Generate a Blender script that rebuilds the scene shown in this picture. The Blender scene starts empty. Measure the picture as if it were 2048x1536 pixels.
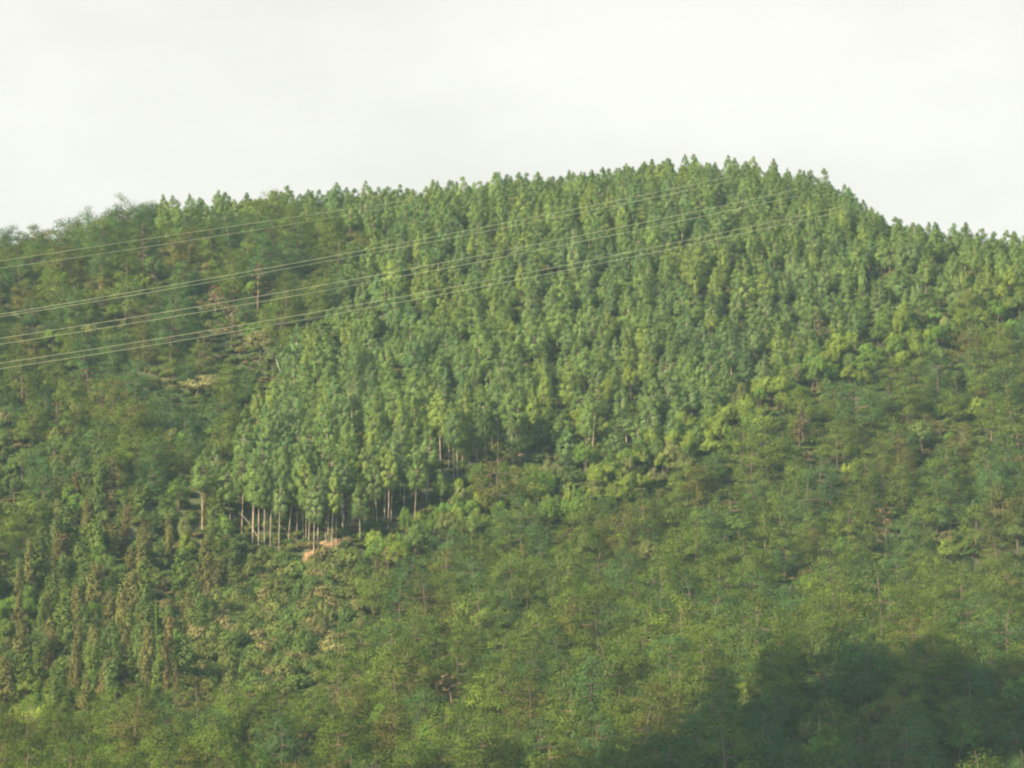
import bpy, math, random
import numpy as np
from mathutils import Vector

# ------------------------------------------------------------------ camera, sky, sun, exposure
scene = bpy.context.scene
FPX = 7286.0                       # focal length in pixels of a 2048 wide frame
TILT = math.radians(7.3)
CAM = np.array([0.0, 0.0, 1.7])
cam_data = bpy.data.cameras.new("camera")
cam_data.sensor_width = 36.0
cam_data.lens = FPX / 2048.0 * 36.0
cam_data.clip_start = 0.5
cam_data.clip_end = 20000.0
cam = bpy.data.objects.new("camera", cam_data)
scene.collection.objects.link(cam)
cam.location = CAM
cam.rotation_euler = (math.pi / 2 + TILT, 0, 0)
scene.camera = cam

SUN_EL = math.radians(26.0)
SUN_H = np.array([-0.72, -0.694])  # horizontal direction towards the sun (behind the camera, to the left)
SUN_AZ = math.atan2(SUN_H[0], SUN_H[1])
world = bpy.data.worlds.new("World")
scene.world = world
world.use_nodes = True
nt = world.node_tree
nt.nodes.clear()
def N(tree, kind, **kw):
    n = tree.nodes.new(kind)
    for k, v in kw.items():
        setattr(n, k, v)
    return n
wo = N(nt, "ShaderNodeOutputWorld")
bg = N(nt, "ShaderNodeBackground")
bg.inputs["Strength"].default_value = 0.14
sky = N(nt, "ShaderNodeTexSky")
sky.sky_type = 'NISHITA'
sky.sun_disc = False
sky.sun_elevation = SUN_EL
sky.sun_rotation = SUN_AZ
sky.air_density = 1.0
sky.dust_density = 0.7
tc = N(nt, "ShaderNodeTexCoord")
mp = N(nt, "ShaderNodeMapping")
mp.inputs["Scale"].default_value = (1.0, 1.0, 2.2)
n1 = N(nt, "ShaderNodeTexNoise")
n1.inputs["Scale"].default_value = 9.0
n1.inputs["Detail"].default_value = 5.0
n1.inputs["Roughness"].default_value = 0.5
cr = N(nt, "ShaderNodeValToRGB")   # thin bright overcast: soft grey and white patches
cr.color_ramp.elements[0].position = 0.36
cr.color_ramp.elements[0].color = (2.56, 2.53, 2.37, 1)
cr.color_ramp.elements[1].position = 0.62
cr.color_ramp.elements[1].color = (2.88, 2.85, 2.68, 1)
n2 = N(nt, "ShaderNodeTexNoise")   # where the cloud cover opens to clear sky (overhead and behind)
n2.inputs["Scale"].default_value = 1.6
n2.inputs["Detail"].default_value = 4.0
sepd = N(nt, "ShaderNodeSeparateXYZ")
cov = N(nt, "ShaderNodeMath", operation='MULTIPLY_ADD')
cov.inputs[1].default_value = 1.1
cov.inputs[2].default_value = -0.3
add = N(nt, "ShaderNodeMath", operation='ADD')
cr2 = N(nt, "ShaderNodeMapRange")
cr2.inputs["From Min"].default_value = 0.55
cr2.inputs["From Max"].default_value = 1.0
mixw = N(nt, "ShaderNodeMix", data_type='RGBA')
L = nt.links.new
L(tc.outputs["Generated"], mp.inputs["Vector"])
L(mp.outputs["Vector"], n1.inputs["Vector"])
L(n1.outputs["Fac"], cr.inputs["Fac"])
L(tc.outputs["Generated"], n2.inputs["Vector"])
L(tc.outputs["Generated"], sepd.inputs["Vector"])
L(sepd.outputs["Y"], cov.inputs[0])
L(cov.outputs[0], add.inputs[0])
L(n2.outputs["Fac"], add.inputs[1])
L(add.outputs[0], cr2.inputs["Value"])
L(cr2.outputs["Result"], mixw.inputs[0])
L(sky.outputs["Color"], mixw.inputs[6])
L(cr.outputs["Color"], mixw.inputs[7])
L(mixw.outputs[2], bg.inputs["Color"])
L(bg.outputs["Background"], wo.inputs["Surface"])

sun_data = bpy.data.lights.new("sun", 'SUN')
sun_data.energy = 5.0
sun_data.angle = math.radians(0.35)
sun_data.color = (1.0, 0.84, 0.58)
sun = bpy.data.objects.new("sun", sun_data)
scene.collection.objects.link(sun)
SUN_DIR = np.array([SUN_H[0] * math.cos(SUN_EL), SUN_H[1] * math.cos(SUN_EL), math.sin(SUN_EL)])
SUN_DIR /= np.linalg.norm(SUN_DIR)
sun.rotation_euler = Vector(SUN_DIR).to_track_quat('Z', 'Y').to_euler()
sun.location = (-300, -300, 400)

scene.view_settings.view_transform = 'Standard'
scene.view_settings.look = 'None'
scene.view_settings.exposure = 1.29
scene.view_settings.gamma = 1.0
scene.view_settings.use_curve_mapping = False
scene.render.engine = 'CYCLES'
scene.render.filter_size = 2.2
try:
    scene.cycles.filter_width = 2.2
    scene.cycles.pixel_filter_type = 'BLACKMAN_HARRIS'
    scene.cycles.use_denoising = True
    scene.cycles.max_bounces = 5
    scene.cycles.diffuse_bounces = 3
    scene.cycles.transmission_bounces = 3
    scene.cycles.volume_bounces = 0
except Exception:
    pass

rng = np.random.default_rng(7)
random.seed(7)

# ------------------------------------------------------------------ photograph pixel <-> ray, for siting things on the terrain
CT, ST = math.cos(TILT), math.sin(TILT)
def ray(u, v):
    a, c = (u - 1024.0) / FPX, (768.0 - v) / FPX
    return np.array([a, CT - c * ST, ST + c * CT])
def depth_point(u, v, y):
    d = ray(u, v)
    return CAM + d * (y / d[1])
def project(p):
    p = np.asarray(p, float) - CAM
    f = p[..., 1] * CT + p[..., 2] * ST
    w = -p[..., 1] * ST + p[..., 2] * CT
    return 1024 + FPX * p[..., 0] / f, 768 - FPX * w / f

# ------------------------------------------------------------------ terrain
def sq(y):
    return y if y <= 700 else 700 + (y - 700) * 0.61
ridge = [(-150, 560, 1000), (0, 548, 1000), (200, 515, 1010), (300, 480, 1020), (380, 462, 1030), (560, 466, 1040),
         (690, 462, 1050), (900, 460, 1060), (1120, 443, 1070), (1340, 420, 1075), (1420, 412, 1075), (1500, 415, 1070),
         (1600, 420, 1060), (1690, 445, 1045), (1760, 485, 1030), (1830, 542, 1010), (1900, 540, 985), (2048, 538, 960), (2200, 545, 940)]
ctrl = [
    (520, 1112, 720), (620, 1117, 715), (700, 1088, 722), (850, 1020, 742), (960, 952, 768), (1040, 922, 782),
    (0, 1000, 760), (0, 800, 850), (300, 800, 850), (450, 900, 795), (300, 1010, 745), (0, 1160, 700), (200, 1210, 690),
    (350, 1330, 650), (480, 1180, 698), (100, 1330, 652), (550, 1215, 688), (720, 1330, 652), (560, 1330, 645), (400, 1290, 655),
    (2048, 650, 885), (1900, 722, 862), (1700, 795, 835), (1560, 865, 810), (1400, 935, 785), (1250, 1025, 758), (1050, 1075, 735),
    (850, 1125, 712), (740, 1195, 690),
    (1400, 1150, 702), (1400, 1320, 640), (1800, 1000, 762), (1800, 1190, 700), (2048, 900, 800), (2048, 1100, 725), (2048, 1300, 655),
    (1000, 1250, 665), (1000, 1450, 597), (1000, 1620, 545), (500, 1450, 605), (500, 1620, 550), (0, 1420, 625), (0, 1620, 550),
    (-200, 1000, 760), (-200, 1300, 660), (-200, 750, 870), (2250, 900, 800), (2250, 1200, 700), (2250, 1600, 545),
    (1690, 1385, 566), (1560, 1400, 566), (1850, 1400, 566), (1400, 1455, 566), (2000, 1450, 566), (2120, 1510, 566),
    (1700, 1600, 520), (1300, 1600, 545), (2048, 1640, 520), (1690, 1335, 615), (1850, 1335, 615), (1500, 1350, 615)]
P = [depth_point(u, v, sq(y)) for u, v, y in ridge + ctrl]
for u, v, y in ridge:
    p = depth_point(u, v, sq(y))
    P.append(np.array([p[0] * 1.06, p[1] + 70, p[2] - 22]))
    P.append(np.array([p[0] * 1.15, p[1] + 200, p[2] - 85]))
for x in (-330, -180, 180, 330):
    P.append(np.array([x, 500, 3.0]))
P += [np.array(q, float) for q in ((-330, 880, 105), (-330, 700, 48), (330, 880, 105), (330, 700, 52), (0, 470, 2), (90, 470, 2), (-90, 470, 2))]
P = np.array(P)
def tps_fit(pts, lam=1.0):
    x = pts[:, :2] / 100.0
    n = len(x)
    r2 = ((x[:, None] - x[None]) ** 2).sum(-1)
    K = 0.5 * r2 * np.log(r2 + 1e-12)
    K[np.arange(n), np.arange(n)] = lam * 0.01
    Q = np.c_[np.ones(n), x]
    A = np.zeros((n + 3, n + 3))
    A[:n, :n] = K
    A[:n, n:] = Q
    A[n:, :n] = Q.T
    b = np.r_[pts[:, 2], 0, 0, 0]
    return x, np.linalg.solve(A, b)
TX, TW = tps_fit(P)
def tps(x, y):
    q = np.c_[np.ravel(x), np.ravel(y)] / 100.0
    out = np.empty(len(q))
    for i in range(0, len(q), 20000):
        s = q[i:i + 20000]
        r2 = ((s[:, None] - TX[None]) ** 2).sum(-1)
        out[i:i + 20000] = (0.5 * r2 * np.log(r2 + 1e-12)) @ TW[:-3] + TW[-3] + s @ TW[-2:]
    return out.reshape(np.shape(x))
def sstep(a, b, x):
    t = np.clip((x - a) / (b - a), 0, 1)
    return t * t * (3 - 2 * t)
def lump(x, y):
    s = np.zeros_like(x)
    for k, (a, wl) in enumerate(((1.1, 38.0), (0.6, 17.0), (0.3, 8.0))):
        for j in range(3):
            th = 0.7 + 2.1 * j + 1.3 * k
            s = s + a / 3 * np.sin((x * math.cos(th) + y * math.sin(th)) * 6.283 / wl + 1.7 * j + k)
    return s
KX, KY = -157.0, 355.0     # bare crag added outside the frame to cast shade on the front knoll
def height(x, y):
    x = np.asarray(x, float)
    y = np.asarray(y, float)
    z = tps(x, y)
    w = sstep(360, 520, y) * (1 - sstep(1050, 1400, y)) * (1 - sstep(260, 420, np.abs(x)))
    z = np.maximum(z, 0) * w
    z = z + lump(x, y) * w
    r = np.hypot(x - KX, y - KY)
    rr_ = 62.0 + 24.0 * ((x - KX) * 0.694 - (y - KY) * 0.72) / (r + 1e-6)     # steeper on its far side
    k = 192.0 * np.clip(1 - (r / rr_) ** 2, 0, 1) ** 1.2
    return np.maximum(z, k)
def axis(fine0, fine1, step, lo, hi):
    a = list(np.arange(fine0, fine1 + 0.1, step))
    s, v = step, fine1
    while v < hi:
        s *= 1.25
        v += s
        a.append(min(v, hi))
    s, v, b = step, fine0, []
    while v > lo:
        s *= 1.25
        v -= s
        b.append(max(v, lo))
    return np.array(b[::-1] + a)
GX, GY = axis(-220, 200, 4.0, -6000, 6000), axis(200, 1120, 4.0, -6000, 6000)
MX, MY = np.meshgrid(GX, GY)
GZ = height(MX, MY)
def ground(x, y):
    x = np.asarray(x, float)
    y = np.asarray(y, float)
    i = np.clip(np.searchsorted(GX, x) - 1, 0, len(GX) - 2)
    j = np.clip(np.searchsorted(GY, y) - 1, 0, len(GY) - 2)
    fx = (x - GX[i]) / (GX[i + 1] - GX[i])
    fy = (y - GY[j]) / (GY[j + 1] - GY[j])
    return (GZ[j, i] * (1 - fx) * (1 - fy) + GZ[j, i + 1] * fx * (1 - fy) + GZ[j + 1, i] * (1 - fx) * fy + GZ[j + 1, i + 1] * fx * fy)
def hit(u, v, y0=500):
    d = ray(u, v)
    t = np.arange(y0, 1100, 0.5) / d[1]
    pts = CAM + t[:, None] * d
    below = pts[:, 2] <= ground(pts[:, 0], pts[:, 1])
    if not below.any():
        return None
    return pts[np.argmax(below)]

# ------------------------------------------------------------------ mesh helpers
def np_mesh(name, verts, faces, mats=(), mat_idx=None, smooth=False):
    me = bpy.data.meshes.new(name)
    verts = np.asarray(verts, np.float32)
    faces = np.asarray(faces, np.int32)
    me.vertices.add(len(verts))
    me.vertices.foreach_set("co", verts.ravel())
    nf, k = faces.shape
    me.loops.add(nf * k)
    me.loops.foreach_set("vertex_index", faces.ravel())
    me.polygons.add(nf)
    me.polygons.foreach_set("loop_start", np.arange(0, nf * k, k, dtype=np.int32))
    me.polygons.foreach_set("loop_total", np.full(nf, k, np.int32))
    for m in mats:
        me.materials.append(m)
    if mat_idx is not None:
        me.polygons.foreach_set("material_index", np.asarray(mat_idx, np.int32))
    if smooth:
        me.polygons.foreach_set("use_smooth", np.ones(nf, bool))
    me.update(calc_edges=True)
    me.validate()
    return me
def tube(path, radii, sides=6):
    path = np.asarray(path, float)
    n = len(path)
    V, F = [], []
    for i in range(n):
        t = path[min(i + 1, n - 1)] - path[max(i - 1, 0)]
        t /= np.linalg.norm(t) + 1e-9
        a = np.cross(t, [0.0, 1.0, 0.13] if abs(t[1]) < 0.9 else [1.0, 0, 0])
        a /= np.linalg.norm(a)
        b = np.cross(t, a)
        for k in range(sides):
            th = 2 * math.pi * k / sides
            V.append(path[i] + radii[i] * (math.cos(th) * a + math.sin(th) * b))
    for i in range(n - 1):
        for k in range(sides):
            k2 = (k + 1) % sides
            F.append((i * sides + k, i * sides + k2, (i + 1) * sides + k2, (i + 1) * sides + k))
    return np.array(V), np.array(F)
def join(parts):
    V, F, o = [], [], 0
    for v, f in parts:
        V.append(v)
        F.append(f + o)
        o += len(v)
    return np.concatenate(V), np.concatenate(F)
def leaves(centres, radii, counts, lw, ll, r, out_from=None, droop=0.0, shell=0.55, hull=0.9, rough=0.42):
    """many small leaf-spray quads spread through ellipsoid clumps"""
    C, R = np.repeat(centres, counts, 0), np.repeat(radii, counts, 0)
    n = len(C)
    d = r.normal(size=(n, 3))
    d /= np.linalg.norm(d, axis=1)[:, None]
    rad = (shell + (1 - shell) * r.random(n)) * (0.7 + 0.45 * r.random(n))
    p = C + d * R * rad[:, None]
    o = d.copy()
    if out_from is not None:
        q = p - out_from
        q = q * np.array([1, 1, 0.7])
        o += hull * q / (np.linalg.norm(q, axis=1)[:, None] + 1e-6)
    nrm = o + r.normal(size=(n, 3)) * rough + np.array([0, 0, 0.2])
    nrm /= np.linalg.norm(nrm, axis=1)[:, None]
    a = np.cross(nrm, r.normal(size=(n, 3)) + np.array([0, 0, droop]))
    a /= np.linalg.norm(a, axis=1)[:, None]
    b = np.cross(nrm, a)
    s = (0.65 + 0.7 * r.random(n))[:, None]
    w, l = a * lw * s * 0.5, b * ll * s * 0.5
    V = np.stack([p - l, p + w - 0.1 * l, p + l, p - w + 0.1 * l], 1).reshape(-1, 3)
    return V, np.arange(4 * n).reshape(-1, 4)

# ------------------------------------------------------------------ materials
def new_mat(name):
    m = bpy.data.materials.new(name)
    m.use_nodes = True
    m.node_tree.nodes.clear()
    return m, m.node_tree
def leaf_material(name, trans=0.3, vary=0.35, scale=0.55):
    m, t = new_mat(name)
    out = N(t, "ShaderNodeOutputMaterial")
    info = N(t, "ShaderNodeAttribute", attribute_type='INSTANCER')
    info.attribute_name = "tint"
    geo = N(t, "ShaderNodeNewGeometry")
    nz = N(t, "ShaderNodeTexNoise")
    nz.inputs["Scale"].default_value = scale
    nz.inputs["Detail"].default_value = 3.0
    mr = N(t, "ShaderNodeMapRange")
    mr.inputs["From Min"].default_value = 0.3
    mr.inputs["From Max"].default_value = 0.7
    mr.inputs["To Min"].default_value = 1 - vary
    mr.inputs["To Max"].default_value = 1 + vary
    mr2 = N(t, "ShaderNodeMapRange")
    mr2.inputs["To Min"].default_value = 0.9
    mr2.inputs["To Max"].default_value = 1.1
    mul = N(t, "ShaderNodeMath", operation='MULTIPLY')
    vm = N(t, "ShaderNodeVectorMath", operation='SCALE')
    dif = N(t, "ShaderNodeBsdfDiffuse")
    trn = N(t, "ShaderNodeBsdfTranslucent")
    tcol = N(t, "ShaderNodeVectorMath", operation='MULTIPLY')
    tcol.inputs[1].default_value = (1.15, 1.2, 0.6)
    mix = N(t, "ShaderNodeMixShader")
    mix.inputs[0].default_value = trans
    l = t.links.new
    l(geo.outputs["Position"], nz.inputs["Vector"])
    l(nz.outputs["Fac"], mr.inputs["Value"])
    l(geo.outputs["Random Per Island"], mr2.inputs["Value"])
    l(mr.outputs["Result"], mul.inputs[0])
    l(mr2.outputs["Result"], mul.inputs[1])
    l(info.outputs["Vector"], vm.inputs[0])
    l(mul.outputs[0], vm.inputs["Scale"])
    l(vm.outputs[0], dif.inputs["Color"])
    l(vm.outputs[0], tcol.inputs[0])
    l(tcol.outputs[0], trn.inputs["Color"])
    l(dif.outputs[0], mix.inputs[1])
    l(trn.outputs[0], mix.inputs[2])
    l(mix.outputs[0], out.inputs["Surface"])
    return m
def bark_material(name, c1, c2, scale=1.5):
    m, t = new_mat(name)
    out = N(t, "ShaderNodeOutputMaterial")
    geo = N(t, "ShaderNodeNewGeometry")
    mp_ = N(t, "ShaderNodeMapping")
    mp_.inputs["Scale"].default_value = (1, 1, 0.35)
    nz = N(t, "ShaderNodeTexNoise")
    nz.inputs["Scale"].default_value = scale
    nz.inputs["Detail"].default_value = 4
    ramp = N(t, "ShaderNodeValToRGB")
    ramp.color_ramp.elements[0].position = 0.35
    ramp.color_ramp.elements[0].color = (*c1, 1)
    ramp.color_ramp.elements[1].position = 0.65
    ramp.color_ramp.elements[1].color = (*c2, 1)
    b = N(t, "ShaderNodeBsdfPrincipled")
    b.inputs["Roughness"].default_value = 0.9
    l = t.links.new
    l(geo.outputs["Position"], mp_.inputs["Vector"])
    l(mp_.outputs["Vector"], nz.inputs["Vector"])
    l(nz.outputs["Fac"], ramp.inputs["Fac"])
    l(ramp.outputs["Color"], b.inputs["Base Color"])
    l(b.outputs[0], out.inputs["Surface"])
    return m
M_LEAF = leaf_material("leaf_sprays", 0.3, 0.22)
M_NEEDLE = leaf_material("pine_needles", 0.2, 0.28)
M_EBARK = bark_material("pale_bark", (0.15, 0.115, 0.08), (0.38, 0.30, 0.21))
M_PBARK = bark_material("brown_bark", (0.07, 0.05, 0.038), (0.17, 0.11, 0.075))
M_DBARK = bark_material("bleached_bark", (0.30, 0.24, 0.17), (0.5, 0.42, 0.32))

# ground: low scrub and litter, orange earth where it is worn bare (vertex attribute holds the bare patches)
def ground_material():
    m, t = new_mat("hillside_ground")
    out = N(t, "ShaderNodeOutputMaterial")
    geo = N(t, "ShaderNodeNewGeometry")
    at = N(t, "ShaderNodeAttribute")
    at.attribute_name = "bare"
    nz = N(t, "ShaderNodeTexNoise")
    nz.inputs["Scale"].default_value = 0.45
    nz.inputs["Detail"].default_value = 8
    nz.inputs["Roughness"].default_value = 0.65
    ramp = N(t, "ShaderNodeValToRGB")
    e = ramp.color_ramp.elements
    e[0].position, e[0].color = 0.32, (0.022, 0.032, 0.012, 1)
    e[1].position, e[1].color = 0.72, (0.11, 0.08, 0.04, 1)
    x = e.new(0.52)
    x.color = (0.05, 0.065, 0.02, 1)
    soil = N(t, "ShaderNodeValToRGB")
    soil.color_ramp.elements[0].position = 0.35
    soil.color_ramp.elements[0].color = (0.22, 0.11, 0.05, 1)
    soil.color_ramp.elements[1].position = 0.65
    soil.color_ramp.elements[1].color = (0.40, 0.22, 0.115, 1)
    ad = N(t, "ShaderNodeMath", operation='ADD')
    mr = N(t, "ShaderNodeMapRange")
    mr.inputs["From Min"].default_value = 0.9
    mr.inputs["From Max"].default_value = 1.1
    mx = N(t, "ShaderNodeMix", data_type='RGBA')
    b = N(t, "ShaderNodeBsdfPrincipled")
    b.inputs["Roughness"].default_value = 0.95
    l = t.links.new
    l(geo.outputs["Position"], nz.inputs["Vector"])
    l(nz.outputs["Fac"], ramp.inputs["Fac"])
    l(nz.outputs["Fac"], soil.inputs["Fac"])
    l(nz.outputs["Fac"], ad.inputs[0])
    l(at.outputs["Fac"], ad.inputs[1])
    l(ad.outputs[0], mr.inputs["Value"])
    l(mr.outputs["Result"], mx.inputs[0])
    l(ramp.outputs["Color"], mx.inputs[6])
    l(soil.outputs["Color"], mx.inputs[7])
    l(mx.outputs[2], b.inputs["Base Color"])
    l(b.outputs[0], out.inputs["Surface"])
    return m

# ------------------------------------------------------------------ the terrain sheet
ny, nx = GZ.shape
idx = np.arange(nx * ny).reshape(ny, nx)
F = np.stack([idx[:-1, :-1], idx[:-1, 1:], idx[1:, 1:], idx[1:, :-1]], -1).reshape(-1, 4)
TV = np.c_[MX.ravel(), MY.ravel(), GZ.ravel()]
terrain_me = np_mesh("terrain", TV, F, (ground_material(),), smooth=True)
BARE = [(655, 1100, 3.4), (625, 1112, 2.8), (690, 1086, 3.0), (715, 1048, 2.0), (600, 1118, 2.0), (1020, 905, 2.2), (985, 880, 2.2), (1045, 915, 2), (345, 1290, 3), (365, 1265, 4), (385, 1245, 4),
        (420, 1235, 3.5), (360, 1310, 3.5), (25, 870, 3.4), (10, 940, 3.6), (34, 850, 3.0), (110, 810, 2.6), (60, 960, 2.5), (60, 790, 2.2), (1415, 1130, 2.5)]
bare = np.zeros(len(TV))
BARE_W = []
for u, v, rad in BARE:
    p = hit(u, v)
    if p is None:
        continue
    BARE_W.append((p[0], p[1], rad))
    d = np.hypot(TV[:, 0] - p[0], (TV[:, 1] - p[1]) * 0.6)
    bare = np.maximum(bare, 0.62 * np.clip(1.45 - d / rad, 0, 1))
a = terrain_me.attributes.new("bare", 'FLOAT', 'POINT')
a.data.foreach_set("value", bare.astype(np.float32))
terrain = bpy.data.objects.new("terrain", terrain_me)
terrain["kind"] = "structure"
scene.collection.objects.link(terrain)

# ------------------------------------------------------------------ tree prototypes: each is (trunk mesh, crown mesh, height, crown half width, crown base height)
def bent_axis(h, r, n=7, bend=0.25):
    z = np.linspace(0, 1, n)
    dx, dy = r.normal(size=2) * bend
    wob = r.normal(size=(n, 2)) * 0.05
    return np.c_[dx * z ** 2 + wob[:, 0] * z, dy * z ** 2 + wob[:, 1] * z, z * h]
def limb(p0, p1, r0):
    mid = (p0 + p1) / 2 + np.array([0, 0, -0.08 * np.linalg.norm(p1 - p0)])
    return tube([p0, mid, p1], [r0, r0 * 0.7, r0 * 0.3], 4)
def eucalyptus(seed, low=0.0):
    """low = 0: tall bare trunk under a short crown; low > 0: young tree clothed nearly to the ground"""
    r = np.random.default_rng(seed)
    h = 15.0 if not low else 10.0
    ax = bent_axis(h, r, 8, 0.3)
    parts = [tube(ax, np.linspace(0.115 if not low else 0.1, 0.03, 8), 6)]
    base = (6.8 + r.random() * 1.6) if not low else 2.6 + r.random()
    C, R = [], []
    nl = 9
    slim = 0.88 + 0.3 * r.random()
    for k in range(nl):
        t = (k + 0.5 * r.random()) / nl
        zz = base + (h - 0.9 - base) * t
        prof = (2.4 if not low else 2.15) * slim * (0.62 + 1.25 * t if t < 0.3 else 1 - 0.88 * ((t - 0.3) / 0.7) ** 2.3)
        c0 = np.array([np.interp(zz, ax[:, 2], ax[:, 0]), np.interp(zz, ax[:, 2], ax[:, 1]), zz])
        m = 5 if t < 0.5 else (4 if t < 0.8 else 3)
        th0 = r.random() * 6.28
        for j in range(m):
            th = th0 + 6.283 * j / m + r.normal() * 0.3
            q = prof * (0.5 + 0.35 * r.random())
            c = c0 + np.array([math.cos(th) * q, math.sin(th) * q, 0.3 * r.normal() - 0.12 * q])
            s = (0.66 + 0.3 * r.random()) * (1.0 - 0.38 * t) * slim
            C.append(c)
            R.append((s, s, s * 0.95))
            if t < 0.8:
                parts.append(limb(c0 - [0, 0, 0.5], c, 0.045))
    for dz, rs in ((0.45, 0.5), (0.95, 0.75)):
        C.append(ax[-1] - [0, 0, dz])
        R.append((rs, rs, rs * 1.1))
    C, R = np.array(C), np.array(R)
    V, Fc = leaves(C, R, np.full(len(C), 96), 0.16, 0.27, r, np.array([0, 0, base + 0.25 * (h - base)]), droop=0.2, hull=1.3)
    return join(parts), (V, Fc), h, 2.4, base
def pine(seed, h=10.5, spread=3.6):
    r = np.random.default_rng(seed)
    ax = bent_axis(h - 0.8, r, 7, 0.6)
    parts = [tube(ax, np.linspace(0.18, 0.05, 7), 6)]
    C, R = [], []
    base = h * (0.24 + 0.14 * r.random())
    nl = 6
    for k in range(nl):
        t = k / (nl - 1)
        zz = base + (h - 0.6 - base) * t
        prof = spread * math.sqrt(max(0.02, 1 - t ** 2.2)) * (0.78 + 0.22 * min(1, t * 3 + 0.25))
        c0 = np.array([np.interp(zz, ax[:, 2], ax[:, 0]), np.interp(zz, ax[:, 2], ax[:, 1]), min(zz, h - 1)])
        m = 8 if t < 0.5 else (7 if t < 0.75 else 5 if t < 0.95 else 2)
        th0 = r.random() * 6.28
        for j in range(m):
            if r.random() < 0.1:
                continue
            th = th0 + 6.283 * j / m + r.normal() * 0.3
            q = prof * (0.5 + 0.5 * r.random())
            c = c0 + np.array([math.cos(th) * q, math.sin(th) * q, 0.4 * r.normal() + 0.05 * q])
            s = 1.05 + 0.6 * r.random()
            C.append(c)
            R.append((s * 1.2, s * 1.2, s * 0.7))
            parts.append(limb(c0 - [0, 0, 0.35], c - [0, 0, 0.2], 0.05))
    C, R = np.array(C), np.array(R)
    V, Fc = leaves(C, R, np.full(len(C), 120), 0.14, 0.28, r, np.array([0, 0, base]), droop=-0.3, shell=0.4, hull=1.7, rough=0.5)
    return join(parts), (V, Fc), h, spread + 0.5, base
def broadleaf(seed, h=8.0, spread=3.0, lean=0.0, n=34):
    r = np.random.default_rng(seed)
    ax = bent_axis(h * 0.75, r, 6, 0.4)
    ax[:, 0] += lean * (ax[:, 2] / h) ** 1.3
    parts = [tube(ax, np.linspace(0.17, 0.05, 6), 6)]
    C, R = [], []
    top = np.array([ax[-1][0], ax[-1][1], h * 0.58])
    for k in range(n):
        d = r.normal(size=3)
        d[2] = abs(d[2]) * 0.9 - 0.25
        d /= np.linalg.norm(d)
        c = top + d * np.array([spread, spread, h * 0.36]) * (0.5 + 0.38 * r.random())
        s = 0.6 + 0.5 * r.random()
        C.append(c)
        R.append((s, s, s * 0.85))
        if k % 2 == 0:
            parts.append(limb(ax[3 + k % 3], c, 0.06))
    C, R = np.array(C), np.array(R)
    V, Fc = leaves(C, R, np.full(len(C), 80), 0.19, 0.28, r, top - [0, 0, 1.5], shell=0.5, hull=1.0, rough=0.5)
    return join(parts), (V, Fc), h, spread + 0.6, h * 0.25
def column(seed, h=9.0, rad=1.35):
    r = np.random.default_rng(seed)
    ax = bent_axis(h - 0.5, r, 7, 0.35)
    parts = [tube(ax, np.linspace(0.15, 0.04, 7), 6)]
    C, R = [], []
    for k in range(22):
        t = (k + r.random()) / 22
        zz = 0.5 + (h - 1.1) * t
        q = rad * (0.3 + 0.45 * r.random()) * (1.0 - 0.5 * t ** 3)
        th = 2.4 * k + r.normal() * 0.4
        c = np.array([np.interp(zz, ax[:, 2], ax[:, 0]) + q * math.cos(th), np.interp(zz, ax[:, 2], ax[:, 1]) + q * math.sin(th), zz])
        s = 0.55 + 0.35 * r.random()
        C.append(c)
        R.append((s, s, s * 1.4))
    C, R = np.array(C), np.array(R)
    V, Fc = leaves(C, R, np.full(len(C), 80), 0.22, 0.32, r, np.array([0, 0, h * 0.45]), shell=0.6)
    return join(parts), (V, Fc), h, rad + 0.5, 0.6
def bush(seed, h=2.4, rad=1.5, n=15, per=56):
    r = np.random.default_rng(seed)
    parts, C, R = [], [], []
    for k in range(n):
        th = 2.4 * k
        q = rad * math.sqrt((k + 0.3) / n) * 0.8
        c = np.array([q * math.cos(th), q * math.sin(th), h * (0.72 - 0.45 * (q / rad) ** 2) + 0.28 * r.normal()])
        C.append(c)
        s = 0.42 + 0.34 * r.random()
        R.append((s, s, s * 0.85))
        parts.append(tube([np.zeros(3), c * [0.5, 0.5, 0.6], c], [0.05, 0.04, 0.02], 4))
    C, R = np.array(C), np.array(R)
    V, Fc = leaves(C, R, np.full(n, per), 0.2, 0.3, r, np.array([0, 0, 0.3]), shell=0.6)
    return join(parts), (V, Fc), h, rad, 0.2
def bare_pine(seed, h=10.0):
    r = np.random.default_rng(seed)
    ax = bent_axis(h, r, 8, 0.6)
    parts = [tube(ax, np.linspace(0.17, 0.03, 8), 6)]
    C, R = [], []
    for k in range(18):
        zz = h * (0.35 + 0.62 * k / 18)
        c0 = np.array([np.interp(zz, ax[:, 2], ax[:, 0]), np.interp(zz, ax[:, 2], ax[:, 1]), zz])
        th = 2.4 * k + r.normal() * 0.3
        q = (1.9 - 1.3 * k / 18) * (0.7 + 0.5 * r.random())
        c = c0 + [q * math.cos(th), q * math.sin(th), 0.25 + 0.2 * r.normal()]
        parts.append(limb(c0, c, 0.05))
        C.append(c)
        R.append((0.5, 0.5, 0.35))
    C, R = np.array(C), np.array(R)
    V, Fc = leaves(C, R, np.full(len(C), 16), 0.22, 0.5, r, np.array([0, 0, h * 0.5]), shell=0.3)
    return join(parts), (V, Fc), h, 2.0, h * 0.3

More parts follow.
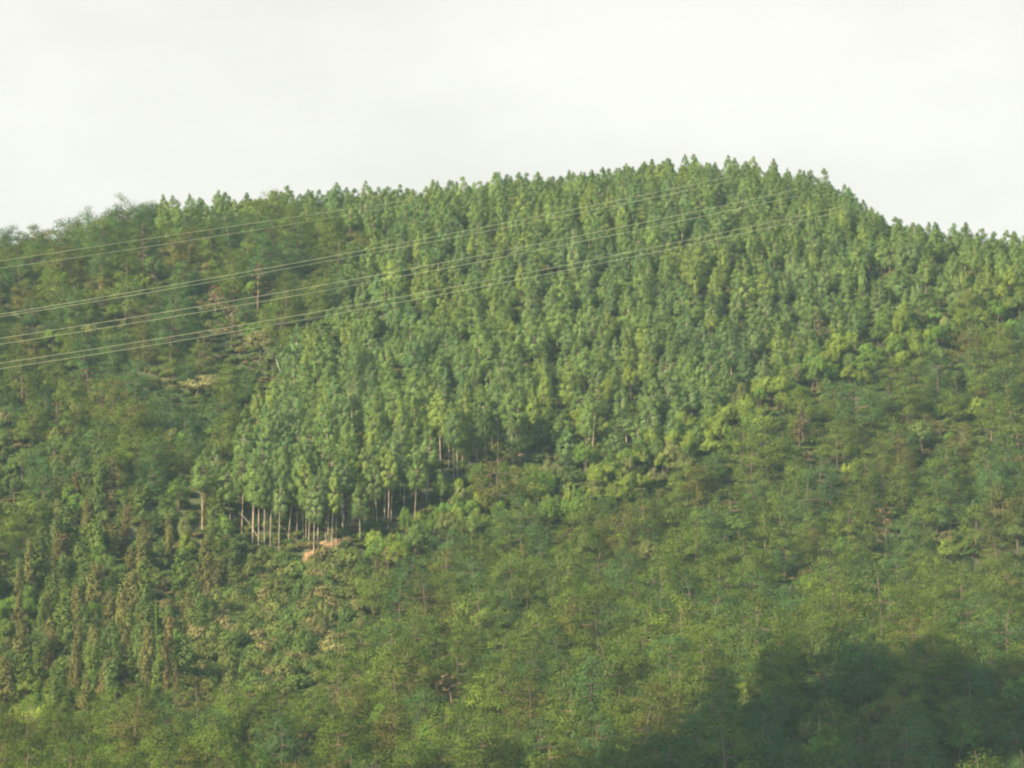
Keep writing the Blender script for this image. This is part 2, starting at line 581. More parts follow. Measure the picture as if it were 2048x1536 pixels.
KINDS = {  # name, builder list, leaf material, bark material
    "eucalyptus_tree": ([eucalyptus(100 + i) for i in range(12)] + [eucalyptus(150 + i, 1.0) for i in range(12)], M_LEAF, M_EBARK),
    "pine_tree": ([pine(200 + i, 9.5 + 0.6 * (i % 4), 3.4 + 0.65 * (i % 4)) for i in range(9)], M_NEEDLE, M_PBARK),
    "broadleaf_tree": ([broadleaf(300 + i, 7 + 0.7 * (i % 4), 2.5 + 0.4 * (i % 3)) for i in range(7)], M_LEAF, M_PBARK),
    "creeper_draped_tree": ([column(400 + i, 8 + (i % 3), 1.15 + 0.2 * (i % 3)) for i in range(6)], M_LEAF, M_PBARK),
    "bush": ([bush(500 + i) for i in range(6)], M_LEAF, M_PBARK),
    "withered_pine": ([bare_pine(600 + i, 9 + (i % 3)) for i in range(4)], M_NEEDLE, M_PBARK),
}
PROTO = {}
for kind, (lst, ml, mb) in KINDS.items():
    PROTO[kind] = []
    for (tr, crn, h, rw, cb) in lst:
        tm = np_mesh(kind + "_trunk", tr[0], tr[1], (mb,), smooth=True)
        cm = np_mesh(kind + "_crown", crn[0], crn[1], (ml,))
        V, Fq = join([crn, tr])
        both = np_mesh(kind + "_whole", V, Fq, (ml, mb), np.r_[np.zeros(len(crn[1])), np.ones(len(tr[1]))])
        PROTO[kind].append((tm, cm, both, h, rw, cb))

# leaf colours (real base colours), named for the labels
COL = {
    "eucalyptus_tree": [("mid-green", (0.142, 0.211, 0.056)), ("blue-green", (0.116, 0.190, 0.063)), ("yellow-green", (0.180, 0.238, 0.053)), ("grey-green", (0.142, 0.200, 0.069))],
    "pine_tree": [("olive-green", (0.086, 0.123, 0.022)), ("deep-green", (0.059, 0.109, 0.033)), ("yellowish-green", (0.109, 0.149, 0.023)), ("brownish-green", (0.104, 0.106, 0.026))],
    "broadleaf_tree": [("fresh-green", (0.115, 0.192, 0.036)), ("yellow-green", (0.182, 0.235, 0.041)), ("dull-green", (0.110, 0.160, 0.044)), ("pale-olive", (0.171, 0.190, 0.062))],
    "creeper_draped_tree": [("brown-olive", (0.144, 0.142, 0.048)), ("dull-green", (0.102, 0.148, 0.044)), ("rusty", (0.173, 0.138, 0.058)), ("mossy", (0.119, 0.166, 0.039))],
    "bush": [("olive", (0.125, 0.146, 0.042)), ("green", (0.106, 0.155, 0.036)), ("tan", (0.165, 0.148, 0.060)), ("dark-green", (0.075, 0.118, 0.033))],
    "withered_pine": [("rust-brown", (0.150, 0.098, 0.050)), ("tan-brown", (0.150, 0.125, 0.060)), ("brown", (0.125, 0.098, 0.048)), ("pale-brown", (0.165, 0.142, 0.070))],
}

# ------------------------------------------------------------------ where each stand grows
def inside(poly, u, v):
    u, v = np.asarray(u, float), np.asarray(v, float)
    c = np.zeros(u.shape, bool)
    n = len(poly)
    for i in range(n):
        x1, y1 = poly[i]
        x2, y2 = poly[(i + 1) % n]
        if y1 == y2:
            continue
        k = ((y1 > v) != (y2 > v)) & (u < (x2 - x1) * (v - y1) / (y2 - y1) + x1)
        c ^= k
    return c
PLANTATION = [(300, 445), (300, 250), (2300, 250), (2300, 540), (2048, 545), (1980, 570), (1880, 630), (1750, 665), (1600, 710), (1480, 790), (1330, 870), (1230, 935),
              (1100, 960), (1000, 965), (900, 1005), (850, 1030), (740, 1075), (560, 1075), (400, 1010), (385, 960), (440, 880), (500, 810), (570, 730), (640, 620), (700, 500), (740, 440), (560, 425)]
FRINGE = [(745, 1100), (860, 1012), (960, 958), (1050, 930), (1150, 938), (1240, 895), (1340, 860), (1490, 765), (1640, 690), (1790, 650), (1900, 615), (2060, 560), (2060, 590), (1980, 640), (1850, 700), (1700, 750), (1560, 810), (1450, 890), (1300, 970), (1180, 1010), (960, 1045), (860, 1095), (770, 1140)]
SCRUB = [(430, 1090), (520, 1105), (600, 1125), (720, 1110), (745, 1200), (700, 1340), (560, 1390), (330, 1370), (300, 1300), (420, 1180)]
COLUMNS = [(90, 960), (250, 930), (430, 1010), (480, 1090), (400, 1250), (350, 1370), (180, 1420), (0, 1400), (-150, 1400), (-150, 1180), (60, 1150)]
LEFTEDGE = [(-200, 730), (180, 740), (230, 900), (150, 985), (-200, 1010)]
DRY = [(390, 560), (520, 570), (500, 700), (400, 700)]

T = []   # tree records: kind, proto, x, y, z, rot, sxy, sz, colour index, brightness
def jitter_grid(sx, sy, x0, x1, y0, y1, j=0.35):
    out = []
    yy, row = y0, 0
    while yy < y1:
        xx = x0 + (0.5 * sx if row % 2 else 0)
        while xx < x1:
            out.append((xx + rng.normal() * sx * j * 0.6, yy + rng.normal() * sy * j * 0.6))
            xx += sx
        yy += sy
        row += 1
    return np.array(out)
def crown_uv(x, y, z, up):
    return project(np.c_[x, y, z + up])
def in_frame(u, v, x, y):
    half = 0.1406 * y + 14
    return (np.abs(x) < half) & (v > 150) & (v < 1640)
def ridge_y(x):
    rp = np.array([depth_point(u, v, sq(y)) for u, v, y in ridge])
    return np.interp(x, rp[:, 0], rp[:, 1])
SPECIAL_CLEAR = []     # (x, y, radius) kept free for singled-out trees and bare earth
for x, y, rad in BARE_W[:3] + BARE_W[8:19]:
    SPECIAL_CLEAR.append((x, y - 3, rad * 0.7))
def clear_mask(x, y):
    ok = np.ones(len(x), bool)
    for cx, cy, r_ in SPECIAL_CLEAR:
        ok &= np.hypot(x - cx, y - cy) > r_
    return ok
def pick(weights, n):
    w = np.array(weights, float)
    return rng.choice(len(w), n, p=w / w.sum())
def patch(x, y, wl=45.0, ph=0.0):
    return np.sin(x * 6.28 / wl + ph) * np.cos(y * 6.28 / (wl * 1.3) + 0.7 * ph) + 0.6 * np.sin((x + 0.6 * y) * 6.28 / (wl * 0.55) + 2 * ph)

# singled-out trees, each sited by where its foot stands on the hillside
SPECIAL = [
    # kind, proto, u, v(foot), width, height factors, colour, label
    ("broadleaf_tree", 5, 392, 806, 1.75, 0.85, ("pale-olive", (0.29, 0.275, 0.115)), "broad pale yellow-flowering tree, alone amid the dark pines under the wires"),
    ("broadleaf_tree", 5, 425, 800, 1.0, 0.8, ("pale-olive", (0.16, 0.165, 0.075)), "smaller pale tree grown against the broad yellow-flowering tree"),
    ("broadleaf_tree", 1, 520, 735, 1.2, 1.25, ("yellow-green", (0.19, 0.19, 0.07)), "tall pale yellow-green tree between the yellow-flowering tree and the plantation"),
    ("broadleaf_tree", 4, 545, 765, 1.0, 1.15, ("fresh-green", (0.12, 0.15, 0.06)), "rounded green tree by the leaning pale trunk at the plantation edge"),
    ("broadleaf_tree", 2, 636, 925, 0.55, 1.0, ("yellow-green", (0.23, 0.26, 0.035)), "small bright lime-yellow tree standing among the eucalyptus rows"),
    ("broadleaf_tree", 0, 770, 800, 0.5, 0.9, ("yellow-green", (0.21, 0.24, 0.035)), "slim lime-coloured tree in the middle of the plantation"),
    ("broadleaf_tree", 6, 1215, 845, 0.8, 1.25, ("yellow-green", (0.18, 0.21, 0.035)), "tall yellow-green tree, the lower of the bright pair in the plantation"),
    ("broadleaf_tree", 3, 1262, 820, 0.75, 1.15, ("yellow-green", (0.17, 0.21, 0.035)), "tall yellow-green tree, the upper of the bright pair in the plantation"),
    ("broadleaf_tree", 1, 1148, 900, 0.75, 1.25, ("yellow-green", (0.19, 0.22, 0.035)), "bright yellow-green tree below the yellow pair, beside the bare trunks"),
    ("broadleaf_tree", 5, 1415, 690, 0.7, 0.95, ("yellow-green", (0.15, 0.19, 0.04)), "yellow-green tree high on the plantation under the lowest wires"),
    ("creeper_draped_tree", 2, 362, 1195, 1.5, 0.98, ("fresh-green", (0.10, 0.16, 0.035)), "bright green leafy column standing over the dark gully"),
    ("withered_pine", 0, 1422, 1120, 0.7, 0.55, ("rust-brown", (0.27, 0.15, 0.10)), "small rust-brown dead conifer on the pine-covered spur"),
    ("withered_pine", 1, 432, 640, 1.1, 0.8, ("rust-brown", (0.22, 0.12, 0.07)), "rust-brown withered pine between the middle and lowest wires"),
    ("withered_pine", 2, 462, 700, 1.1, 0.95, ("tan-brown", (0.20, 0.14, 0.08)), "tan-brown withered pine below the rust-brown one, over the pale tree"),
    ("withered_pine", 3, 905, 1420, 1.3, 0.7, ("tan-brown", (0.20, 0.14, 0.075)), "tan-brown withered conifer among green pines low on the spur"),
    ("withered_pine", 1, 1640, 690, 0.8, 0.6, ("pale-brown", (0.22, 0.17, 0.09)), "pale brown withered tree where the plantation meets the spur"),
    ("pine_tree", 4, 1886, 520, 0.65, 0.98, ("deep green", (0.035, 0.06, 0.03)), "dark pine poking above the low skyline beyond the summit"),
]
SPEC_T = []
for s in SPECIAL:
    p = hit(s[2], s[3])
    if p is None:
        continue
    SPEC_T.append((s, p))
    SPECIAL_CLEAR.append((p[0], p[1], 3.2 * s[4]))
    SPECIAL_CLEAR.append((p[0], p[1] - 5.0, 3.0 * s[4]))
    if s[4] > 0.95:
        SPECIAL_CLEAR.append((p[0], p[1] - 11.0, 3.8 * s[4]))
        SPECIAL_CLEAR.append((p[0], p[1] - 16.5, 3.0 * s[4]))

def add(kind, x, y, w, h, cidx, br=None, proto=None):
    n = len(x)
    z = ground(x, y)
    pi = rng.integers(0, len(PROTO[kind]), n) if proto is None else proto
    for i in range(n):
        T.append(dict(kind=kind, proto=int(pi[i]), x=float(x[i]), y=float(y[i]), z=float(z[i]) - 0.08, rot=float(rng.random() * 6.283), w=float(w[i]), h=float(h[i]),
                      c=int(cidx[i]), br=float(1 + rng.normal() * 0.11) if br is None else float(br[i])))

# plantation
g = jitter_grid(4.2, 5.7, -190, 190, 690, 950, 0.36)
g = g[g[:, 1] < ridge_y(g[:, 0]) + 13]
z = ground(g[:, 0], g[:, 1])
up = 12.5 - 6.0 * sstep(720, 790, g[:, 1])
u, v = crown_uv(g[:, 0], g[:, 1], z, up)
ub, vb = project(np.c_[g, z])
k = in_frame(u, v, g[:, 0], g[:, 1]) & inside(PLANTATION, u, v) & clear_mask(g[:, 0], g[:, 1]) & (vb < 1118)
fr = inside(FRINGE, u, v)
foot_line = np.interp(ub, [0, 740, 860, 960, 1050, 1150, 1250, 1350, 1500, 1650, 1800, 1900, 2048], [1118, 1095, 1015, 962, 940, 968, 955, 900, 812, 730, 695, 665, 610])
k &= (vb < foot_line) & (rng.random(len(g)) < 0.97)
gx, gy = g[k, 0], g[k, 1]
n = len(gx)
young = rng.random(n) < sstep(724, 770, gy) * 1.05
hh = np.where(young, 0.98 - 0.16 * sstep(760, 900, gy), 1.12 - 0.5 * sstep(726, 820, gy)) * (1 + rng.normal(size=n) * 0.13)
ww = (1.06 - 0.10 * sstep(720, 900, gy)) * (1 + rng.normal(size=n) * 0.14)
pt = patch(gx, gy, 60) + rng.normal(size=n) * 0.8
ci = np.where(pt > 1.2, 2, np.where(pt < -0.9, 1, np.where(rng.random(n) < 0.2, 3, 0)))
pr = np.where(young, 12, 0) + rng.integers(0, 12, n)
add("eucalyptus_tree", gx, gy, ww, hh, ci, proto=pr)

# the bare-trunked row along the plantation foot
FOOT = [(517, 1107), (529, 1109), (540, 1097), (557, 1110), (576, 1090), (594, 1080), (612, 1085), (627, 1114), (636, 1112), (651, 1099), (662, 1104), (672, 1094), (687, 1059), (697, 1049), (710, 1035),
        (729, 1060), (755, 1066), (769, 1051), (776, 1060), (782, 1050), (828, 1054), (852, 1008), (907, 976), (996, 916), (1014, 922), (1026, 934), (1038, 912), (531, 1040), (640, 1050), (740, 1010), (800, 1000)]
fp = np.array([hit(*q)[:2] for q in FOOT])
n = len(fp)
add("eucalyptus_tree", fp[:, 0], fp[:, 1], 0.95 + rng.normal(size=n) * 0.1, 1.1 + rng.normal(size=n) * 0.09, pick([4, 2, 2, 2], n), proto=rng.integers(0, 12, n))

# pines and their mixed neighbours
g = jitter_grid(6.4, 7.0, -190, 190, 510, 950, 0.6)
g = g[g[:, 1] < ridge_y(g[:, 0]) + 8]
z = ground(g[:, 0], g[:, 1])
u, v = crown_uv(g[:, 0], g[:, 1], z, 7.0)
k = in_frame(u, v, g[:, 0], g[:, 1]) & clear_mask(g[:, 0], g[:, 1])
scr, colm, le, dry, frg = inside(SCRUB, u, v), inside(COLUMNS, u, v), inside(LEFTEDGE, u, v), inside(DRY, u, v), inside(FRINGE, u, v)
k &= ~(inside(PLANTATION, u, v) & ~frg) & ~scr & ~colm
k &= ~((u > 590) & (u < 720) & (v > 1020) & (v < 1130))
k &= ~(inside([(480, 1000), (860, 1000), (720, 1130), (480, 1130)], u, v))
k &= ~(le & (rng.random(len(g)) < 0.35))
g, u, v, frg, le, dry = g[k], u[k], v[k], frg[k], le[k], dry[k]
n = len(g)
rr = rng.random(n)
is_b = np.where(frg, rr < 0.93, np.where(le, rr < 0.4, rr < 0.16))
is_d = ~is_b & (np.where(dry, rr > 0.6, rr > 0.985))
is_p = ~is_b & ~is_d
m = is_p
sz = 1 + rng.normal(size=n) * 0.15
pt = patch(g[:, 0], g[:, 1], 38, 1.0) + rng.normal(size=n) * 0.9
pt = pt - 1.6 * ((u > 1280) & (v > np.interp(u, [1280, 1450, 1600, 1750, 1900, 2048], [1480, 1370, 1310, 1300, 1330, 1430])))  # shade tone put into colour: more deep-green pines across the shaded knoll
pt = pt - 0.7 * ((u < 620) & (v < 1000))
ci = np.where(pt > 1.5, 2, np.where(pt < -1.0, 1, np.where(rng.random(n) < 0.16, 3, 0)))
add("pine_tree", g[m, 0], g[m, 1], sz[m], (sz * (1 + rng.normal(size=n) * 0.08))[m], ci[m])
m = is_b
ci = np.where(frg & (rng.random(n) < 0.6), 1, pick([4, 1.0, 4, 1], n))
add("broadleaf_tree", g[m, 0], g[m, 1], (sz * 0.9)[m], (sz * 0.95)[m], ci[m])
m = is_d
add("withered_pine", g[m, 0], g[m, 1], (sz * 0.95)[m], (sz * 0.85)[m], pick([3, 3, 3, 1], n)[m])

g = jitter_grid(3.2, 3.6, -60, 190, 690, 930, 0.5)
z = ground(g[:, 0], g[:, 1])
u, v = crown_uv(g[:, 0], g[:, 1], z, 4.0)
k = inside(FRINGE, u, v) & in_frame(u, v, g[:, 0], g[:, 1]) & clear_mask(g[:, 0], g[:, 1])
gx, gy = g[k, 0], g[k, 1]
n = len(gx)
add("broadleaf_tree", gx, gy, 0.74 + rng.normal(size=n) * 0.12, 0.92 + rng.normal(size=n) * 0.16, pick([3.0, 4.0, 1.2, 1.0], n))

# pines crowding the low skyline on the first hump
ru = np.array([-20, 25, 60, 100, 135, 170, 205, 235, 262, 288, 315], float)
rp_ = np.array([depth_point(u_, np.interp(u_, [q[0] for q in ridge], [q[1] for q in ridge]), sq(np.interp(u_, [q[0] for q in ridge], [q[2] for q in ridge]))) for u_ in ru])
n = len(ru)
add("pine_tree", rp_[:, 0], rp_[:, 1] - 2, 0.95 + rng.normal(size=n) * 0.08, 0.92 + rng.normal(size=n) * 0.08, pick([4, 3, 1, 0.5], n))

# columns draped with creeper, and the brown scrub slope
g = jitter_grid(4.0, 5.0, -130, 20, 590, 780, 0.5)
z = ground(g[:, 0], g[:, 1])
u, v = crown_uv(g[:, 0], g[:, 1], z, 5.0)
k = inside(COLUMNS, u, v) & in_frame(u, v, g[:, 0], g[:, 1]) & clear_mask(g[:, 0], g[:, 1]) & (rng.random(len(g)) < 0.8)
gx, gy = g[k, 0], g[k, 1]
n = len(gx)
isb = rng.random(n) < 0.3
add("creeper_draped_tree", gx[~isb], gy[~isb], (1.25 + rng.normal(size=n) * 0.28)[~isb], (1.05 + rng.normal(size=n) * 0.25)[~isb], pick([3, 3.2, 0.8, 3.2], n)[~isb])
add("broadleaf_tree", gx[isb], gy[isb], (0.75 + rng.normal(size=n) * 0.1)[isb], (0.85 + rng.normal(size=n) * 0.12)[isb], pick([3, 0.8, 4, 1], n)[isb])
g = jitter_grid(2.3, 2.6, -130, 20, 610, 840, 0.55)
z = ground(g[:, 0], g[:, 1])
u, v = crown_uv(g[:, 0], g[:, 1], z, 1.5)
k = (inside(SCRUB, u, v) | (inside(LEFTEDGE, u, v) & (rng.random(len(u)) < 0.3))) & in_frame(u, v, g[:, 0], g[:, 1]) & clear_mask(g[:, 0], g[:, 1])
gx, gy = g[k, 0], g[k, 1]
n = len(gx)
add("bush", gx, gy, 1.3 + rng.normal(size=n) * 0.28, 1.5 + rng.normal(size=n) * 0.35, pick([5, 2.5, 2, 2], n))

# singled-out trees
for s, p in SPEC_T:
    T.append(dict(kind=s[0], proto=s[1] % len(PROTO[s[0]]), x=float(p[0]), y=float(p[1]), z=float(ground(p[0], p[1])) - 0.08, rot=1.0, w=s[4], h=s[5], c=0, br=1.0, col=s[6], label=s[7]))

# ------------------------------------------------------------------ which ones show: paint crowns near to far on a coarse frame
FW, FH = 1024, 768
for t in T:
    tm, cm, both, h0, rw, cb = PROTO[t["kind"]][t["proto"]]
    cz = t["z"] + t["h"] * (h0 + cb) / 2
    uu, vv = project(np.array([t["x"], t["y"], cz]))
    t["u"], t["v"] = float(uu), float(vv)
    t["ru"] = FPX / t["y"] * rw * t["w"]
    t["rv"] = FPX / t["y"] * t["h"] * (h0 - cb) / 2
    tu, tv = project(np.array([t["x"], t["y"], t["z"] + t["h"] * h0]))
    t["vtop"] = float(tv)
buf = np.zeros((FH, FW), bool)
for t in sorted(T, key=lambda t: t["y"]):
    cu, cv, a_, b_ = t["u"] / 2, t["v"] / 2, t["ru"] / 2 * 0.8, t["rv"] / 2 * 0.9
    x0, x1 = max(0, int(cu - a_)), min(FW, int(cu + a_) + 1)
    y0, y1 = max(0, int(cv - b_)), min(FH, int(cv + b_) + 1)
    t["vis"] = 0
    if x1 <= x0 or y1 <= y0:
        continue
    yy, xx = np.mgrid[y0:y1, x0:x1]
    msk = ((xx - cu) / a_) ** 2 + ((yy - cv) / b_) ** 2 < 1
    sub = buf[y0:y1, x0:x1]
    t["vis"] = int((msk & ~sub).sum())
    sub |= msk
GROUP = {"eucalyptus_tree": "eucalyptus trees of the hillside plantation", "pine_tree": "pines of the hillside forest", "broadleaf_tree": "broadleaf trees mixed into the forest",
         "creeper_draped_tree": "creeper-draped columns of the left slope", "bush": "bushes on the brown scrub slope", "withered_pine": "withered pines among the green ones"}
CAT = {"eucalyptus_tree": "eucalyptus", "pine_tree": "pine", "broadleaf_tree": "broadleaf tree", "creeper_draped_tree": "overgrown tree", "bush": "bush", "withered_pine": "dead tree"}
singles, rest = {}, {}
for kind in PROTO:
    lst = sorted([t for t in T if t["kind"] == kind], key=lambda t: -(t["vis"] + (1e6 if "label" in t else 0)))
    vis = [t for t in lst if t["vis"] >= 22 or "label" in t][:300]
    ids = set(map(id, vis))
    singles[kind] = vis
    rest[kind] = [t for t in lst if id(t) not in ids]
    print("KIND", kind, len(lst), "single", len(vis), "seen", sum(t["vis"] > 5 for t in lst))

# ------------------------------------------------------------------ labels: look first, then place among landmarks
def wire_v(u, a, b, c):      # rough height of a wire pair across the frame
    return np.interp(u, [0, 700, 1380, 1700], [a, b, c, c - 70])
def place(t):
    u, v, vt = t["u"], t["v"], t["vtop"]
    if t["kind"] == "eucalyptus_tree":
        sk = np.interp(u, [0, 300, 380, 700, 1000, 1240, 1420, 1600, 1700, 1830, 2048], [470, 415, 385, 378, 375, 348, 325, 350, 385, 462, 470])
        if vt < sk + 22:
            return ("on the low skyline past the summit" if u > 1820 else "on the steep skyline past the summit" if u > 1600 else "on the summit skyline" if u > 1330 else
                    "on the rising skyline before the summit" if u > 1050 else "on the level skyline mid-ridge" if u > 760 else "on the skyline above the faint wires" if u > 500 else "on the first hump of skyline")
        if u > 1750:
            return "on the far shoulder near the low skyline" if v < 560 else "on the far shoulder above the pine spur"
        w2, w3, w4 = wire_v(u, 630, 511, 375), wire_v(u, 682, 566, 431), wire_v(u, 732, 618, 486)
        side = "under the summit" if u > 1250 else "in the plantation centre" if u > 900 else "near the pine edge"
        if v < w2:
            return "between skyline and top wires " + side
        if v < w3:
            return "between top and middle wires " + side
        if v < w4:
            return "between middle and lowest wires " + side
        if v < w4 + 110:
            return "just below the lowest wires " + side
        if u > 1300:
            return "bordering the pale fringe of the spur"
        if u > 1060:
            return "around the bright yellow trees"
        if v > 985 and u < 620:
            return "at the plantation foot beside the orange earth"
        if v > 985:
            return "at the plantation foot above the orange earth"
        if u > 900:
            return "by the bare trunks in the hollow"
        if v > 900:
            return "in the rows above the plantation foot"
        if u < 700:
            return "along the sloping pine edge"
        return "in the plantation middle below the wires"
    if u > 1270 and v > np.interp(u, [1270, 1450, 1600, 1750, 1900, 2048], [1470, 1370, 1310, 1300, 1330, 1430]):
        return "low on the shaded knoll" if v > 1450 else "on the top of the shaded knoll"
    if inside(np.array(FRINGE), np.array([u]), np.array([v]))[0]:
        return "in the pale fringe under the summit" if u > 1500 else "in the pale fringe below the yellow trees" if u > 1200 else "in the pale fringe by the hollow"
    if t["kind"] in ("creeper_draped_tree",) or inside(np.array(COLUMNS), np.array([u]), np.array([v]))[0]:
        a_ = "outer " if u < 90 else "gully side of the " if u > 270 else "middle of the "
        return "on the " + a_ + ("upper brown slope" if v < 1090 else "central brown slope" if v < 1230 else "lower brown slope")
    if t["kind"] == "bush" or inside(np.array(SCRUB), np.array([u]), np.array([v]))[0]:
        a_ = "by the gully " if u < 460 else "by the spur pines " if u > 640 else "mid-slope "
        return a_ + ("under the plantation foot" if v < 1170 else "halfway down the scrub" if v < 1270 else "at the scrub bottom")
    if u < 760 and v < 1000:
        if v < 470:
            return "on the skyline of the first hump" if u > 280 else "on the low skyline at the frame edge"
        w2, w3, w4 = wire_v(u, 630, 511, 375), wire_v(u, 682, 566, 431), wire_v(u, 732, 618, 486)
        side = "by the plantation" if u > 480 else "mid-forest" if u > 220 else "at the frame edge"
        if v < w2:
            return "above the top wires " + side
        if v < w3:
            return "between top and middle wires " + side
        if v < w4:
            return "between middle and lowest wires " + side
        if v < 860:
            return "below the lowest wires " + side
        return "above the brown slope " + side
    if v > 1330:
        return ("on the bottom slope under the scrub" if u < 420 else "on the bottom slope mid-frame" if u < 850 else "on the bottom slope beside the shaded knoll")
    if u < 1000:
        return "at the spur tip facing the scrub" if v > 1130 else "at the spur tip near the plantation"
    if v < 900:
        return "high on the spur under the low skyline"
    if v < 1060:
        return "on the upper spur below the fringe" if u < 1600 else "on the upper spur at the frame edge"
    if v < 1200:
        return "on the middle spur below the hollow" if u < 1450 else "on the middle spur over the knoll"
    return "on the lower spur beside the knoll" if u < 1450 else "just above the shaded knoll"
NOUN = {"eucalyptus_tree": "eucalyptus", "pine_tree": "pine", "broadleaf_tree": "broadleaf tree", "creeper_draped_tree": "creeper-draped tree", "bush": "bush", "withered_pine": "withered pine"}
ORD = ["leftmost", "second from left", "third from left", "fourth from left", "fifth from left", "sixth from left", "seventh from left", "eighth from left", "ninth from left", "tenth from left", "eleventh from left", "twelfth from left"]
for kind, lst in singles.items():
    if not lst:
        continue
    hm, wm = np.median([t["h"] for t in lst]), np.median([t["w"] for t in lst])
    buckets = {}
    for t in lst:
        if "label" in t:
            continue
        nm = COL[kind][t["c"]][0]
        hr, wr = t["h"] / hm, t["w"] / wm
        size = "tall " if hr > 1.09 else "short " if hr < 0.91 else ""
        form = ("narrow " if kind == "bush" else "slender ") if wr < 0.93 else ("wide " if kind == "bush" else "bushy ") if wr > 1.07 else ""
        t["base"] = (size + form + nm + " " + NOUN[kind] + " " + place(t)).strip()
        buckets.setdefault(t["base"], []).append(t)
    for b, ts in buckets.items():
        ts.sort(key=lambda t: t["u"])
        for i, t in enumerate(ts):
            if len(ts) == 1:
                t["label"] = b
            elif len(ts) == 2:
                t["label"] = b + (", left one" if i == 0 else ", right one")
            else:
                t["label"] = b + ", " + ("rightmost" if i == len(ts) - 1 else ORD[min(i, 11)])
            if len(t["label"].replace("-", " ").split()) > 19:
                t["label"] = t["label"].replace(" mid-slope", "")

# ------------------------------------------------------------------ build the trees one by one
def colour_of(t):
    c = t["col"][1] if "col" in t else COL[t["kind"]][t["c"]][1]
    return tuple(min(1, q * t["br"]) for q in c) + (1.0,)
link = scene.collection.objects.link
def build_tree(t):
    tm, cm, both, h0, rw, cb = PROTO[t["kind"]][t["proto"]]
    root = bpy.data.objects.new(t["kind"], None)
    root.empty_display_size = 0.5
    root.location = (t["x"], t["y"], t["z"])
    root.rotation_euler = (rng.normal() * 0.035, rng.normal() * 0.035, t["rot"])
    root.scale = (t["w"], t["w"], t["h"])
    root["label"] = t["label"]
    root["category"] = CAT[t["kind"]]
    root["group"] = GROUP[t["kind"]]
    link(root)
    for nm, me in (("trunk", tm), ("crown", cm)):
        o = bpy.data.objects.new(nm, me)
        o.parent = root
        if nm == "crown":
            o["tint"] = colour_of(t)[:3]
        link(o)
for kind in singles:
    for t in singles[kind]:
        build_tree(t)

# ------------------------------------------------------------------ the rest of each kind, and the low undergrowth: one stuff object each
def scatter(name, label, kind, recs):
    """points carrying turn, size and kind number; geometry nodes sets a plant on each"""
    if not recs:
        return
    coll = bpy.data.collections.new(name + "_plants")
    for p, pr in enumerate(PROTO[kind]):
        coll.objects.link(bpy.data.objects.new(f"{name}_plant_{p:03d}", pr[2]))
    n = len(recs)
    me = bpy.data.meshes.new(name)
    me.vertices.add(n)
    me.vertices.foreach_set("co", np.array([(t["x"], t["y"], t["z"]) for t in recs], np.float32).ravel())
    a1 = me.attributes.new("turn", 'FLOAT_VECTOR', 'POINT')
    a1.data.foreach_set("vector", np.array([(0, 0, t["rot"]) for t in recs], np.float32).ravel())
    a2 = me.attributes.new("size", 'FLOAT_VECTOR', 'POINT')
    a2.data.foreach_set("vector", np.array([(t["w"], t["w"], t["h"]) for t in recs], np.float32).ravel())
    a3 = me.attributes.new("plant", 'INT', 'POINT')
    a3.data.foreach_set("value", np.array([t["proto"] for t in recs], np.int32))
    a4 = me.attributes.new("tint", 'FLOAT_VECTOR', 'POINT')
    a4.data.foreach_set("vector", np.array([colour_of(t)[:3] for t in recs], np.float32).ravel())
    ob = bpy.data.objects.new(name, me)
    ob["kind"] = "stuff"
    ob["label"] = label
    link(ob)
    gt = bpy.data.node_groups.new(name + "_nodes", 'GeometryNodeTree')
    gt.interface.new_socket("Geometry", in_out='INPUT', socket_type='NodeSocketGeometry')
    gt.interface.new_socket("Geometry", in_out='OUTPUT', socket_type='NodeSocketGeometry')
    gi, go = N(gt, "NodeGroupInput"), N(gt, "NodeGroupOutput")
    ip = N(gt, "GeometryNodeInstanceOnPoints")
    ci_ = N(gt, "GeometryNodeCollectionInfo")
    ci_.inputs["Collection"].default_value = coll
    ci_.inputs["Separate Children"].default_value = True
    ci_.inputs["Reset Children"].default_value = True
    ip.inputs["Pick Instance"].default_value = True
    l = gt.links.new
    def named(nm, dt):
        q = N(gt, "GeometryNodeInputNamedAttribute", data_type=dt)
        q.inputs["Name"].default_value = nm
        return q.outputs["Attribute"]
    l(gi.outputs[0], ip.inputs["Points"])
    l(ci_.outputs[0], ip.inputs["Instance"])
    l(named("plant", 'INT'), ip.inputs["Instance Index"])
    e2r = N(gt, "FunctionNodeEulerToRotation")
    l(named("turn", 'FLOAT_VECTOR'), e2r.inputs[0])
    l(e2r.outputs[0], ip.inputs["Rotation"])
    l(named("size", 'FLOAT_VECTOR'), ip.inputs["Scale"])
    l(ip.outputs[0], go.inputs[0])
    md = ob.modifiers.new("plants", 'NODES')
    md.node_group = gt
    return ob
scatter("eucalyptus_woodland", "dense green eucalyptus plantation filling the hillside behind its front trees", "eucalyptus_tree", rest["eucalyptus_tree"])
scatter("pine_woodland", "mass of dark olive pines covering the spur and left flank", "pine_tree", rest["pine_tree"])
scatter("broadleaf_woodland", "scattered green broadleaf growth between the pines", "broadleaf_tree", rest["broadleaf_tree"])
scatter("creeper_woodland", "overgrown creeper columns on the brown slope", "creeper_draped_tree", rest["creeper_draped_tree"])
scatter("scrub_vegetation", "brown and olive scrub on the slope under the plantation", "bush", rest["bush"])
scatter("withered_woodland", "brown withered pines hidden among the green ones", "withered_pine", rest["withered_pine"])
g = jitter_grid(2.2, 2.5, -150, 150, 505, 940, 0.5)
g = g[g[:, 1] < ridge_y(g[:, 0]) + 14]
z = ground(g[:, 0], g[:, 1])
u, v = project(np.c_[g, z])
k = in_frame(u, v, g[:, 0], g[:, 1])
